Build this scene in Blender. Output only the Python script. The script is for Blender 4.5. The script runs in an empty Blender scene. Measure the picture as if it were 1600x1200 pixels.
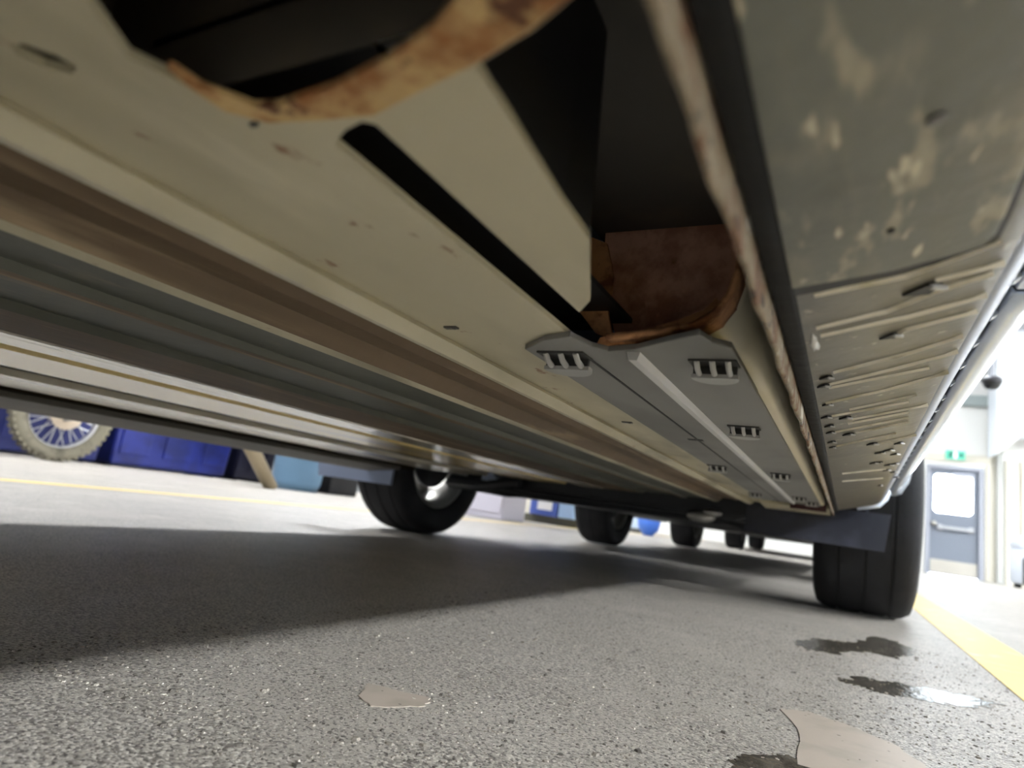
import bpy, bmesh, math, random
from mathutils import Vector, Matrix
random.seed(7)
scene = bpy.context.scene
col = scene.collection

# ------------------------------------------------------------------ camera
# right / forward(along the car) / up axes of the garage seen from the photo
CAM_H = 0.17
R = Matrix(((0.88173235, 0.03799054, -0.47021781),
            (0.45074964, 0.22623832, 0.86350506),
            (0.13918631, -0.97333085, 0.18235743)))
cx, cy, cz = R.col[0], R.col[1], R.col[2]
cam_d = bpy.data.cameras.new('camera')
cam = bpy.data.objects.new('camera', cam_d)
col.objects.link(cam)
M = Matrix.Identity(4)
for i in range(3):
    M[i][0] = cx[i]; M[i][1] = -cy[i]; M[i][2] = -cz[i]
M[2][3] = CAM_H
cam.matrix_world = M
cam_d.sensor_width = 36.0
cam_d.lens = 22.5            # 1000 px focal length on a 1600 px wide frame
cam_d.clip_start = 0.01
cam_d.clip_end = 200
cam_d.dof.use_dof = True
cam_d.dof.focus_distance = 0.50
cam_d.dof.aperture_fstop = 6.5
scene.camera = cam

# ------------------------------------------------------------------ world, light, exposure
world = bpy.data.worlds.new('daylight')
scene.world = world
world.use_nodes = True
bg = world.node_tree.nodes['Background']
bg.inputs['Color'].default_value = (0.80, 0.90, 1.0, 1)
bg.inputs['Strength'].default_value = 6.0
LAMP_POWER = 60.0           # right row
LAMP_LEFT = 18.0            # left row
LAMP_MID = 5.0              # unseen middle lamps, added to brighten the far floor            # ceiling luminaires
scene.view_settings.view_transform = 'Standard'
scene.view_settings.look = 'None'
scene.view_settings.gamma = 1.0
scene.view_settings.use_curve_mapping = False
scene.view_settings.exposure = 1.95

# ------------------------------------------------------------------ helpers
O = Vector((0, 0, CAM_H))
def ray(px, py): return R @ Vector((px - 800, py - 600, 1000.0))
def at(px, py, axis, val):
    """point of the plane axis=val (world) seen at a pixel of the 1600x1200 photo"""
    d = ray(px, py); t = (val - O[axis]) / d[axis]
    return O + d * t
def on(px, py, p0, n):
    d = ray(px, py); t = (p0 - O).dot(n) / d.dot(n)
    return O + d * t
def U(px, py, dz): return at(px, py, 2, CAM_H + dz)

def nt(name):
    m = bpy.data.materials.new(name); m.use_nodes = True
    return m, m.node_tree, m.node_tree.nodes['Principled BSDF']
def lin(c): return tuple((x / 12.92 if x <= .04045 else ((x + .055) / 1.055) ** 2.4) for x in c)
def C8(r, g, b): return lin((r / 255, g / 255, b / 255)) + (1,)

def pmat(name, base, rough=.6, metal=0.0, layers=(), bump=0.0, bump_scale=60, spec=.5, emit=None, coat=0):
    """layers: (colour, noise scale, low, high, (sx,sy,sz), detail)"""
    m, t, b = nt(name)
    N, L = t.nodes, t.links
    b.inputs['Roughness'].default_value = rough
    b.inputs['Metallic'].default_value = metal
    b.inputs['Specular IOR Level'].default_value = spec
    b.inputs['Coat Weight'].default_value = coat
    g = N.new('ShaderNodeNewGeometry')
    rgb = N.new('ShaderNodeRGB'); rgb.outputs[0].default_value = base
    cur = rgb.outputs[0]
    for (c, sc, lo, hi, st, det) in layers:
        mp = N.new('ShaderNodeMapping'); mp.inputs['Scale'].default_value = st
        L.new(g.outputs['Position'], mp.inputs['Vector'])
        nz = N.new('ShaderNodeTexNoise'); nz.inputs['Scale'].default_value = sc
        nz.inputs['Detail'].default_value = det; nz.inputs['Roughness'].default_value = .6
        L.new(mp.outputs[0], nz.inputs['Vector'])
        mr = N.new('ShaderNodeMapRange'); mr.inputs['From Min'].default_value = lo; mr.inputs['From Max'].default_value = hi
        mr.interpolation_type = 'SMOOTHSTEP'
        L.new(nz.outputs['Fac'], mr.inputs['Value'])
        mx = N.new('ShaderNodeMix'); mx.data_type = 'RGBA'
        L.new(mr.outputs[0], mx.inputs['Factor']); L.new(cur, mx.inputs['A'])
        mx.inputs['B'].default_value = c
        cur = mx.outputs['Result']
    L.new(cur, b.inputs['Base Color'])
    if bump:
        nz = N.new('ShaderNodeTexNoise'); nz.inputs['Scale'].default_value = bump_scale; nz.inputs['Detail'].default_value = 4
        L.new(g.outputs['Position'], nz.inputs['Vector'])
        bp = N.new('ShaderNodeBump'); bp.inputs['Strength'].default_value = bump; bp.inputs['Distance'].default_value = .004
        L.new(nz.outputs['Fac'], bp.inputs['Height']); L.new(bp.outputs[0], b.inputs['Normal'])
    if emit:
        b.inputs['Emission Color'].default_value = emit[0]; b.inputs['Emission Strength'].default_value = emit[1]
    return m

org = {}
def root(name, loc, label, cat, group=None):
    o = bpy.data.objects.new(name, None); col.objects.link(o)
    o.empty_display_size = .1
    o.location = loc; o['label'] = label; o['category'] = cat
    if group: o['group'] = group
    org[o.name] = Vector(loc)
    return o
def tag(o, label, cat, group=None):
    o['label'] = label; o['category'] = cat
    if group: o['group'] = group
    return o
def obj(name, bm, mats, parent=None, smooth=False, label=None, solid=0, bevel=0, kind=None):
    """bm is given in world coordinates"""
    bmesh.ops.remove_doubles(bm, verts=bm.verts, dist=1e-6)
    bmesh.ops.recalc_face_normals(bm, faces=bm.faces)
    off = org[parent.name] if parent is not None else None
    if off is None:
        xs = [v.co for v in bm.verts]
        off = Vector((sum(v.x for v in xs) / len(xs), sum(v.y for v in xs) / len(xs), min(v.z for v in xs)))
        loc = off
    else: loc = Vector((0, 0, 0))
    for v in bm.verts: v.co -= off
    me = bpy.data.meshes.new(name); bm.to_mesh(me); bm.free()
    for m in (mats if isinstance(mats, (list, tuple)) else [mats]): me.materials.append(m)
    if smooth:
        for p in me.polygons: p.use_smooth = True
    o = bpy.data.objects.new(name, me); col.objects.link(o)
    if parent is not None: o.parent = parent
    else: o.location = loc
    org[o.name] = off
    if solid:
        s = o.modifiers.new('solid', 'SOLIDIFY'); s.thickness = abs(solid); s.offset = 1 if solid > 0 else -1
    if bevel:
        b = o.modifiers.new('bevel', 'BEVEL'); b.width = bevel; b.segments = 2; b.limit_method = 'ANGLE'
    if smooth and smooth != 'all':
        pass
    if label: o['label'] = label
    if kind: o['kind'] = kind
    return o
def sharp(o, ang=35):
    me = o.data
    me.set_sharp_from_angle(angle=math.radians(ang))
    return o

def new(): return bmesh.new()
def box(bm, x0, x1, y0, y1, z0, z1, mi=0):
    v = [bm.verts.new(p) for p in ((x0,y0,z0),(x1,y0,z0),(x1,y1,z0),(x0,y1,z0),(x0,y0,z1),(x1,y0,z1),(x1,y1,z1),(x0,y1,z1))]
    for f in ((0,3,2,1),(4,5,6,7),(0,1,5,4),(1,2,6,5),(2,3,7,6),(3,0,4,7)):
        bm.faces.new([v[i] for i in f]).material_index = mi
def obox(bm, c, ax, ay, az, hx, hy, hz, mi=0):
    v = []
    for (i, j, k) in ((-1,-1,-1),(1,-1,-1),(1,1,-1),(-1,1,-1),(-1,-1,1),(1,-1,1),(1,1,1),(-1,1,1)):
        v.append(bm.verts.new(c + ax*hx*i + ay*hy*j + az*hz*k))
    for f in ((0,3,2,1),(4,5,6,7),(0,1,5,4),(1,2,6,5),(2,3,7,6),(3,0,4,7)):
        bm.faces.new([v[i] for i in f]).material_index = mi
def prism(bm, pts, up, mi=0):
    """solid slab: polygon pts swept by the vector up"""
    if len(pts) > 4:
        n0 = len(bm.faces); plate(bm, [Vector(p) for p in pts], [], Vector(up))
        bm.faces.ensure_lookup_table()
        for f in bm.faces[n0:]: f.material_index = mi
        return
    a = [bm.verts.new(p) for p in pts]; b = [bm.verts.new(Vector(p) + up) for p in pts]
    n = len(a)
    fs = [bm.faces.new(a), bm.faces.new(b)]
    for i in range(n): fs.append(bm.faces.new((a[i], a[(i+1) % n], b[(i+1) % n], b[i])))
    for f in fs: f.material_index = mi
    bmesh.ops.triangulate(bm, faces=fs[:2])
def plate(bm, outer, holes, up):
    """slab with holes"""
    loops = [outer] + list(holes)
    t = bmesh.new(); es = []
    for lp in loops:
        vs = [t.verts.new(p) for p in lp]
        es += [t.edges.new((vs[i], vs[(i+1) % len(vs)])) for i in range(len(vs))]
    bmesh.ops.triangle_fill(t, use_beauty=True, use_dissolve=False, edges=es)
    t.verts.index_update()
    A = [bm.verts.new(v.co) for v in t.verts]; B = [bm.verts.new(v.co + up) for v in t.verts]
    for f in t.faces:
        ix = [v.index for v in f.verts]
        bm.faces.new([A[i] for i in ix]); bm.faces.new([B[i] for i in reversed(ix)])
    t.free()
    k = 0
    for lp in loops:
        n = len(lp)
        for i in range(n):
            a, b = k + i, k + (i+1) % n
            bm.faces.new((A[a], A[b], B[b], B[a]))
        k += n
def tube(bm, pts, r, n=10, mi=0, cap=True):
    rings = []
    pts = [Vector(p) for p in pts]
    rr = r if isinstance(r, (list, tuple)) else [r] * len(pts)
    prev = None
    for i, p in enumerate(pts):
        d = (pts[min(i+1, len(pts)-1)] - pts[max(i-1, 0)]).normalized()
        if prev is None:
            s = d.orthogonal().normalized()
        else:
            s = (prev - d * prev.dot(d)).normalized()
        prev = s; t = d.cross(s)
        rings.append([bm.verts.new(p + (s*math.cos(2*math.pi*k/n) + t*math.sin(2*math.pi*k/n))*rr[i]) for k in range(n)])
    for i in range(len(rings)-1):
        for k in range(n):
            bm.faces.new((rings[i][k], rings[i][(k+1) % n], rings[i+1][(k+1) % n], rings[i+1][k])).material_index = mi
    if cap:
        bm.faces.new(rings[0]).material_index = mi; bm.faces.new(rings[-1]).material_index = mi
def lathe(bm, prof, c, axis, n=32, mi=0, closed=False):
    """prof: (radius, offset along axis)"""
    axis = Vector(axis).normalized(); s = axis.orthogonal().normalized(); t = axis.cross(s); c = Vector(c)
    rings = []
    for (r, a) in prof:
        rings.append([bm.verts.new(c + axis*a + (s*math.cos(2*math.pi*k/n) + t*math.sin(2*math.pi*k/n))*max(r, 1e-5)) for k in range(n)])
    m = len(rings)
    for i in range(m if closed else m-1):
        A, B = rings[i], rings[(i+1) % m]
        for k in range(n):
            bm.faces.new((A[k], A[(k+1) % n], B[(k+1) % n], B[k])).material_index = mi
def sweep(bm, prof, ys, mids=None, wob=None):
    """cross-section prof [(x,z)] drawn along the car axis at the stations ys"""
    rows = []
    for y in ys:
        row = []
        for i, (x, z) in enumerate(prof):
            dx, dz = wob(i, y) if wob else (0, 0)
            row.append(bm.verts.new((x + dx, y, z + dz)))
        rows.append(row)
    for j in range(len(rows)-1):
        for i in range(len(prof)-1):
            f = bm.faces.new((rows[j][i], rows[j][i+1], rows[j+1][i+1], rows[j+1][i]))
            if mids: f.material_index = mids[i]
    return rows
def frange(a, b, n): return [a + (b-a)*i/n for i in range(n+1)]

# ------------------------------------------------------------------ materials
rustc = C8(122, 74, 42); rust2 = C8(80, 46, 28); beige = C8(176, 164, 136)
m_beige = pmat('underbody_paint', C8(186, 177, 150), .45, 0, [
    (C8(134, 126, 104), 9, .45, .75, (1, .35, 1), 3),
    (C8(208, 198, 172), 16, .5, .8, (1, .3, 1), 4),
    (C8(128, 86, 56), 60, .64, .73, (1, .6, 1), 6)], .12, 40)
m_grey = pmat('underbody_grey', C8(86, 86, 76), .5, 0, [
    (C8(70, 70, 62), 7, .4, .75, (1, .2, 1), 3), (C8(110, 104, 88), 40, .6, .75, (1, .3, 1), 5)], .1, 50)
m_outer = pmat('outer_sill_grey', C8(84, 79, 70), .65, 0, [(C8(66, 62, 54), 9, .4, .7, (1, .2, 1), 3)], .1, 50)
m_brown = pmat('underbody_dirt', C8(108, 88, 64), .62, 0, [
    (C8(84, 68, 48), 10, .4, .7, (1, .15, 1), 4), (C8(146, 126, 98), 30, .55, .75, (1, .1, 1), 4)], .15, 60)
m_strip = pmat('sill_sheen', C8(232, 204, 140), .2, 0, [  # cream tone carries the floor light that the glossy strips reflect
    (C8(180, 172, 150), 12, .5, .75, (1, .1, 1), 4)], .05, 60)
m_stripg = pmat('sill_sheen_worn', C8(206, 196, 176), .16, 0, [  # pale base again holds reflected floor light, with random streaks
    (C8(140, 132, 118), 24, .5, .66, (2, .1, 1), 5)], .06, 60)
m_gapd = pmat('sill_gap_dark_brown', C8(46, 37, 25), .85, spec=.1)  # dark brown, sets the steps between the strips apart
m_rim_rust = pmat('flaking_rust', C8(196, 164, 112), .8, 0, [
    (C8(152, 100, 56), 45, .42, .6, (1, 1, 1), 5), (C8(96, 58, 34), 70, .58, .68, (1, 1, 1), 6)], .7, 120)
m_rust = pmat('dark_rust', C8(222, 168, 140), .85, 0, [
    (C8(180, 126, 100), 40, .4, .65, (1, 1, 1), 5), (C8(150, 104, 66), 60, .62, .75, (1, 1, 1), 5)], .5, 120)
m_edge = pmat('orange_rust_edge', C8(196, 142, 96), .8, 0, [
    (C8(122, 74, 44), 60, .45, .65, (1, 1, 1), 5)], .4, 150)
m_rail = pmat('rail_paint', C8(230, 220, 194), .4, 0, [
    (C8(196, 184, 150), 14, .5, .75, (1, .2, 1), 3), (rustc, 50, .7, .76, (1, .5, 1), 5)], .08, 50)
m_black = pmat('black_plastic', C8(26, 25, 25), .6)
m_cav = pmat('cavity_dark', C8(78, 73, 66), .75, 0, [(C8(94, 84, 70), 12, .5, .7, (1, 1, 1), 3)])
m_rubber = pmat('black_rubber', C8(11, 11, 12), .9, 0, (), .2, 80)
m_tyre = pmat('tyre_rubber', C8(15, 16, 21), .8, 0, [(C8(26, 26, 31), 8, .5, .7, (1, 1, 1), 3)], .2, 90)
m_flange = pmat('flange_paint', C8(136, 122, 100), .75, 0, [
    (C8(112, 80, 54), 60, .46, .6, (1, .7, 1), 6), (C8(52, 40, 32), 90, .56, .66, (1, .6, 1), 5),
    (C8(206, 200, 188), 36, .58, .7, (1, .6, 1), 4)], .8, 130)
m_tray = pmat('tray_plastic', C8(124, 122, 118), .5, 0, [(C8(98, 96, 92), 8, .45, .7, (1, .4, 1), 3)])
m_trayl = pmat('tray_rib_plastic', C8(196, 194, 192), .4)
m_traywh = pmat('clip_white', C8(168, 166, 162), .4)
m_pocket = pmat('clip_pocket', C8(54, 53, 51), .6)
m_tab = pmat('clip_tab', C8(156, 155, 152), .45)
m_skirt = pmat('muddy_plastic', C8(92, 92, 82), .5, 0, [
    (C8(70, 70, 62), 8, .45, .65, (1, .6, 1), 3),
    (C8(112, 107, 92), 26, .5, .68, (1, .3, 1), 4),
    (C8(140, 132, 112), 60, .54, .66, (1, .3, 1), 3), (C8(176, 166, 142), 95, .63, .71, (1, .3, 1), 2)], .2, 70)
m_clad = pmat('cladding_plastic', C8(94, 88, 75), .4, 0, [
    (C8(76, 71, 60), 20, .45, .7, (1, 1, 1), 3), (C8(160, 152, 130), 90, .62, .74, (1, 1, 1), 4)], .1, 90)
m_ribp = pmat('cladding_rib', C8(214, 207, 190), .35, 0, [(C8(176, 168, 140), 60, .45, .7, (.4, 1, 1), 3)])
m_body = pmat('silver_paint', C8(212, 224, 244), .25, .05, (), 0, 40, .5, None, .5)
m_body2 = pmat('dark_paint', C8(40, 42, 50), .3, .1, (), 0, 40, .5, None, .5)
m_glass_dark = pmat('dark_glass', C8(20, 24, 28), .08)
m_alloy = pmat('alloy', C8(168, 166, 160), .35, .8)
m_liner = pmat('wheel_liner', C8(44, 46, 56), .5, 0, [(C8(66, 68, 80), 6, .5, .7, (1, 1, 1), 3)])
m_flap = pmat('blue_grey_plastic', C8(112, 122, 144), .5)
m_steel = pmat('dull_steel', C8(96, 94, 92), .45, .6)
m_sub = pmat('subframe_black', C8(30, 31, 35), .5)

def floor_mat():
    m, t, b = nt('worn_concrete'); N, L = t.nodes, t.links
    g = N.new('ShaderNodeNewGeometry')
    def noise(sc, det, rough=.6):
        n = N.new('ShaderNodeTexNoise'); n.inputs['Scale'].default_value = sc; n.inputs['Detail'].default_value = det
        n.inputs['Roughness'].default_value = rough; L.new(g.outputs['Position'], n.inputs['Vector']); return n.outputs['Fac']
    def rng(s, lo, hi):
        n = N.new('ShaderNodeMapRange'); n.inputs['From Min'].default_value = lo; n.inputs['From Max'].default_value = hi
        L.new(s, n.inputs['Value']); return n.outputs[0]
    def mix(f, a, bb):
        n = N.new('ShaderNodeMix'); n.data_type = 'RGBA'; L.new(f, n.inputs['Factor'])
        if isinstance(a, tuple): n.inputs['A'].default_value = a
        else: L.new(a, n.inputs['A'])
        if isinstance(bb, tuple): n.inputs['B'].default_value = bb
        else: L.new(bb, n.inputs['B'])
        return n.outputs['Result']
    v = N.new('ShaderNodeTexVoronoi'); v.inputs['Scale'].default_value = 330; L.new(g.outputs['Position'], v.inputs['Vector'])
    sep = N.new('ShaderNodeSeparateColor'); L.new(v.outputs['Color'], sep.inputs[0])
    c = mix(rng(noise(5, 4), .35, .65), C8(158, 152, 142), C8(178, 172, 162))
    stones = mix(sep.outputs[0], C8(120, 114, 106), C8(206, 200, 188))
    dark = mix(rng(sep.outputs[1], .78, .82), stones, C8(84, 79, 74))
    fac = rng(noise(3.2, 3), .38, .5)
    fade = N.new('ShaderNodeMath'); fade.operation = 'MULTIPLY'; L.new(fac, fade.inputs[0]); fade.inputs[1].default_value = .62
    c = mix(fade.outputs[0], c, dark)
    c = mix(rng(noise(300, 2, .7), .53, .6), c, C8(82, 77, 72))
    c = mix(rng(noise(360, 1, .6), .6, .66), c, C8(206, 200, 190))
    c = mix(rng(noise(1.3, 4), .6, .75), c, C8(140, 134, 126))
    L.new(c, b.inputs['Base Color'])
    rr = N.new('ShaderNodeMapRange'); rr.inputs['To Min'].default_value = .35; rr.inputs['To Max'].default_value = .6
    L.new(noise(14, 4), rr.inputs['Value']); L.new(rr.outputs[0], b.inputs['Roughness'])
    ad = N.new('ShaderNodeMath'); ad.operation = 'MULTIPLY'; L.new(v.outputs['Distance'], ad.inputs[0]); L.new(fac, ad.inputs[1])
    bp = N.new('ShaderNodeBump'); bp.inputs['Strength'].default_value = .3; bp.inputs['Distance'].default_value = .003; bp.invert = True
    L.new(ad.outputs[0], bp.inputs['Height']); L.new(bp.outputs[0], b.inputs['Normal'])
    return m
m_floor = floor_mat()
m_patch = pmat('smooth_screed', C8(176, 164, 150), .5, 0, [(C8(160, 150, 136), 14, .45, .7, (1, 1, 1), 3)])
m_wet = pmat('wet_concrete', C8(92, 86, 76), .08, 0, [(C8(66, 61, 54), 40, .45, .6, (1, 1, 1), 4)], .35, 110)
m_yellow = pmat('yellow_line_paint', C8(226, 196, 110), .5, 0, [(C8(206, 190, 150), 12, .55, .7, (1, 1, 1), 5)])
m_wall = pmat('white_wall_paint', C8(226, 226, 222), .7)
m_wallg = pmat('grey_wall_paint', C8(120, 122, 124), .8)
m_wallc = pmat('cream_wall_panel', C8(206, 202, 188), .6)
m_ceil = pmat('ceiling_white', C8(196, 200, 206), .8)
m_door = pmat('grey_door_paint', C8(112, 119, 131), .5)
m_frame = pmat('door_frame_paint', C8(150, 154, 164), .5)
m_lamp = pmat('lamp_diffuser', C8(255, 255, 255), .5, 0, (), 0, 1, .5, ((.92, .96, 1, 1), LAMP_POWER))
m_lamp_l = pmat('lamp_diffuser_dim', C8(255, 255, 255), .5, 0, (), 0, 1, .5, ((.95, .97, 1, 1), LAMP_LEFT))
m_lamp_m = pmat('added_lamp_diffuser', C8(255, 255, 255), .5, 0, (), 0, 1, .5, ((.92, .96, 1, 1), LAMP_MID))
m_housing = pmat('lamp_housing', C8(230, 230, 230), .5)
m_exit = pmat('exit_green', C8(70, 170, 146), .5, 0, (), 0, 1, .5, ((.2, .8, .6, 1), .16))
m_exitw = pmat('exit_white', C8(240, 250, 246), .5, 0, (), 0, 1, .5, ((.9, 1, .97, 1), .2))
m_exitd = pmat('exit_deep_green', C8(8, 74, 62), .5)

def glass_mat():
    m, t, b = nt('clear_glass')
    b.inputs['Transmission Weight'].default_value = 1; b.inputs['Roughness'].default_value = 0; b.inputs['IOR'].default_value = 1.02
    b.inputs['Base Color'].default_value = (.95, 1, 1, 1)
    return m
m_glass = glass_mat()

# ------------------------------------------------------------------ the room
WX0, WX1, WY0, WY1, CZ = -7.2, 9.5, -8.0, 14.5, 4.4
bm = new(); box(bm, WX0-.2, WX1+.2, WY0, WY1+.2, -.1, 0)
floor = obj('floor', bm, m_floor); floor['kind'] = 'structure'
bm = new(); box(bm, WX0-.2, WX1+.2, WY0, WY1+.2, CZ, CZ+.15)
o = obj('ceiling', bm, m_ceil); o['kind'] = 'structure'
bm = new(); box(bm, WX0-.2, WX0, WY0, WY1+.2, 0, CZ)
o = obj('wall_left', bm, m_wallg); o['kind'] = 'structure'
bm = new(); box(bm, WX1, WX1+.2, WY0, WY1+.2, 0, CZ)
o = obj('wall_right', bm, m_wallg); o['kind'] = 'structure'
bm = new(); box(bm, WX0-.2, WX1+.2, WY0-.2, WY0, 0, CZ)
o = obj('wall_back', bm, m_wallg); o['kind'] = 'structure'
# far wall with the doorway cut out
fy = WY1
dl, dr, dt = at(1446, 800, 1, fy).x, at(1537, 800, 1, fy).x, at(1500, 729, 1, fy).z
bm = new()
box(bm, WX0, dl, fy, fy+.2, 0, CZ); box(bm, dr, WX1, fy, fy+.2, 0, CZ); box(bm, dl, dr, fy, fy+.2, dt, CZ)
o = obj('wall_far', bm, m_wall); o['kind'] = 'structure'

# door in the far wall
bm = new()
fw = .07
box(bm, dl, dl+fw, fy-.03, fy+.12, 0, dt); box(bm, dr-fw, dr, fy-.03, fy+.12, 0, dt); box(bm, dl+fw, dr-fw, fy-.03, fy+.12, dt-fw, dt)
frm = obj('door_1', bm, m_frame); frm['kind'] = 'structure'
a, b_ = dl+fw, dr-fw
wl, wr = at(1459, 770, 1, fy).x, at(1521, 770, 1, fy).x
wb, wt = at(1490, 803, 1, fy).z, at(1490, 742, 1, fy).z
bm = new()
y0, y1 = fy+.02, fy+.07
c_ = .05
hole = [(wl+c_,wb),(wr-c_,wb),(wr,wb+c_),(wr,wt-c_),(wr-c_,wt),(wl+c_,wt),(wl,wt-c_),(wl,wb+c_)]
plate(bm, [(a,y0,.01),(b_,y0,.01),(b_,y0,dt-fw),(a,y0,dt-fw)], [[(x,y0,z) for x,z in hole]], Vector((0,.05,0)))
leaf = obj('door_leaf', bm, m_door, frm)
bm = new(); prism(bm, [(x, y0+.02, z) for x, z in hole], Vector((0, .008, 0)))
obj('pane', bm, m_glass, leaf)
bm = new()
zb = at(1490, 826, 1, fy).z
box(bm, a+.12, b_-.08, y0-.07, y0-.04, zb-.03, zb+.03); box(bm, a+.12, a+.2, y0-.05, y0, zb-.05, zb+.05); box(bm, b_-.16, b_-.08, y0-.05, y0, zb-.05, zb+.05)
obj('push_bar', bm, pmat('bar_steel', C8(176, 178, 182), .35, .5), leaf, bevel=.005)
bm = new(); box(bm, a+.02, b_-.02, y0-.006, y0, .03, .27); obj('kick_plate', bm, pmat('kick_steel', C8(190, 186, 176), .4, .3), leaf)
bm = new(); box(bm, a+.36, b_-.08, y0-.07, y0-.003, dt-.2, dt-.12); obj('door_closer', bm, m_frame, leaf, bevel=.005)
bm = new(); lathe(bm, [(0,0),(.03,0),(.03,.04),(.045,.05),(.045,.075),(0,.08)], (a+.06, y0, zb+.06), (0,-1,0), 16); obj('door_knob', bm, m_alloy, leaf, True)

# lintel band / panel above the door, post, cladding to the right
def farbox(name, p0, p1, d0, d1, mat, kind='structure', parent=None, zmin=None):
    A = at(p0[0], p0[1], 1, fy); B = at(p1[0], p1[1], 1, fy)
    bm = new(); box(bm, min(A.x,B.x), max(A.x,B.x), fy-d1, fy-d0, min(A.z,B.z) if zmin is None else zmin, max(A.z,B.z))
    o = obj(name, bm, mat, parent, bevel=.006)
    if kind: o['kind'] = kind
    return o
farbox('trim_1', (1556, 570), (1566, 910), 0, .12, pmat('post_paint', C8(170, 172, 168), .6), zmin=0)
farbox('trim_2', (1430, 705), (1556, 727), 0, .025, m_wallc)
farbox('trim_3', (1500, 618), (1556, 637), 0, .1, pmat('lintel_paint', C8(150, 160, 158), .6))
farbox('trim_4', (1540, 727), (1556, 905), 0, .03, m_wallc, zmin=0)
# ribbed cladding to the right of the post
pl = bpy.data.objects.new('trim_5', None); col.objects.link(pl); pl['kind'] = 'structure'
A = at(1567, 720, 1, fy); pl.location = (A.x, fy, 0); org[pl.name] = Vector((A.x, fy, 0))
for k in range(9):
    x0 = A.x + .02 + k*.225
    bm = new(); prism(bm, [(x0,fy,0),(x0+.02,fy-.045,0),(x0+.19,fy-.045,0),(x0+.21,fy,0)], Vector((0,0,A.z)))
    obj('wall_panel', bm, m_wallc, pl)
# exit sign
A = at(1478, 703, 1, fy-.06); B = at(1508, 719, 1, fy-.06)
ex = root('exit_sign', ((A.x+B.x)/2, fy-.03, B.z), 'green exit sign glowing on the wall above the grey door', 'sign')
bm = new(); box(bm, A.x, B.x, fy-.06, fy-.001, B.z, A.z); obj('sign_case', bm, m_exit, ex, bevel=.006)
w = B.x-A.x; hh = A.z-B.z
bm = new(); y = fy-.063
box(bm, A.x+w*.40, A.x+w*.60, y-.003, y+.002, B.z+hh*.12, A.z-hh*.12); obj('doorway_symbol', bm, m_exitw, ex)
bm = new(); y = fy-.064
u = lambda a_, c2: Vector((A.x+w*a_, y, B.z+hh*c2))
def limb(p, q, r): tube(bm, [u(*p), u(*q)], r, 6)
limb((.22,.42),(.27,.68),.018); limb((.22,.42),(.13,.2),.012); limb((.22,.42),(.31,.3),.012); limb((.31,.3),(.3,.14),.011)
limb((.26,.64),(.36,.52),.009); limb((.26,.64),(.16,.55),.009); lathe(bm, [(0,-.02),(.014,-.014),(.02,0),(.014,.014),(0,.02)], u(.3,.83), (0,1,0), 10)
obj('running_figure_symbol', bm, m_exitd, ex)
bm = new(); y = fy-.064
prism(bm, [u(.66,.42),u(.78,.42),u(.78,.22),u(.92,.5),u(.78,.78),u(.78,.58),u(.66,.58)], Vector((0,.004,0))); obj('arrow_symbol', bm, m_exitd, ex)

# bulkhead unit high on the right: white box with sloping underside, and the dark lamp fitting
P = [at(1559, 540, 1, fy-1.0), at(1559, 706, 1, fy-1.0), at(1572, 700, 1, fy-1.0), at(1605, 674, 1, fy-1.0), at(1700, 674, 1, fy-1.0), at(1700, 500, 1, fy-1.0)]
P[0].z = CZ-.02; P[5].z = CZ-.02
bm = new(); prism(bm, P, Vector((0, .9, 0)))
tag(obj('air_duct', bm, pmat('duct_white', C8(226, 232, 240), .4)), 'large white air duct box with sloping lower edge under the ceiling', 'duct')
dp = at(1550, 598, 1, 11.0)
rt = root('dome_camera', dp, 'dark domed security camera hanging near the white duct', 'camera')
bm = new(); lathe(bm, [(0,-.11),(.06,-.1),(.1,-.06),(.12,0)], dp, (0,0,1), 20); obj('dome', bm, m_glass_dark, rt, True)
bm = new(); lathe(bm, [(0,0),(.125,0),(.13,.05),(.1,.08),(0,.08)], dp, (0,0,1), 20); obj('camera_body', bm, m_body2, rt, True)
bm = new(); tube(bm, [dp+Vector((0,0,.08)), Vector((dp.x, dp.y, CZ-.001))], .02, 8); obj('drop_rod', bm, m_frame, rt)

# ceiling luminaires
lamp0 = None
for yy, row in ((-4.5,'behind the near car'), (1.5,'beside the near car'), (6.5,'level with the dark car'), (11.5,'nearest the grey door')):
    for xx, side_ in ((-5.6,'left'), (8.0,'right')) + (((1.2,'added fill on the middle'),) if yy > 6 else ()):  # the two middle lamps are unseen fill, added for the far end
        if lamp0 is None:
            lamp0 = root('ceiling_light', (0,0,0), 'lamp', 'lamp')
            bm = new(); box(bm, -.4, .4, -1.25, 1.25, .02, .08); h_ = obj('lamp_housing', bm, m_housing, lamp0, bevel=.01)
            bm = new(); box(bm, -.36, .36, -1.2, 1.2, -.02, .019); d_ = obj('diffuser', bm, m_lamp_l, lamp0, bevel=.01)
            L0 = lamp0
        else:
            L0 = lamp0.copy(); col.objects.link(L0)
            for ch in (h_, d_):
                c2 = ch.copy(); col.objects.link(c2); c2.parent = L0
                if xx > 0 and ch is d_:
                    c2.data = ch.data.copy(); c2.data.materials[0] = m_lamp if xx > 5 else m_lamp_m
        L0.location = (xx, yy, CZ-.081)
        L0['label'] = 'white panel light on the ceiling, %s side, %s' % (side_, row); L0['group'] = 'panel lights on the ceiling'

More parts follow.
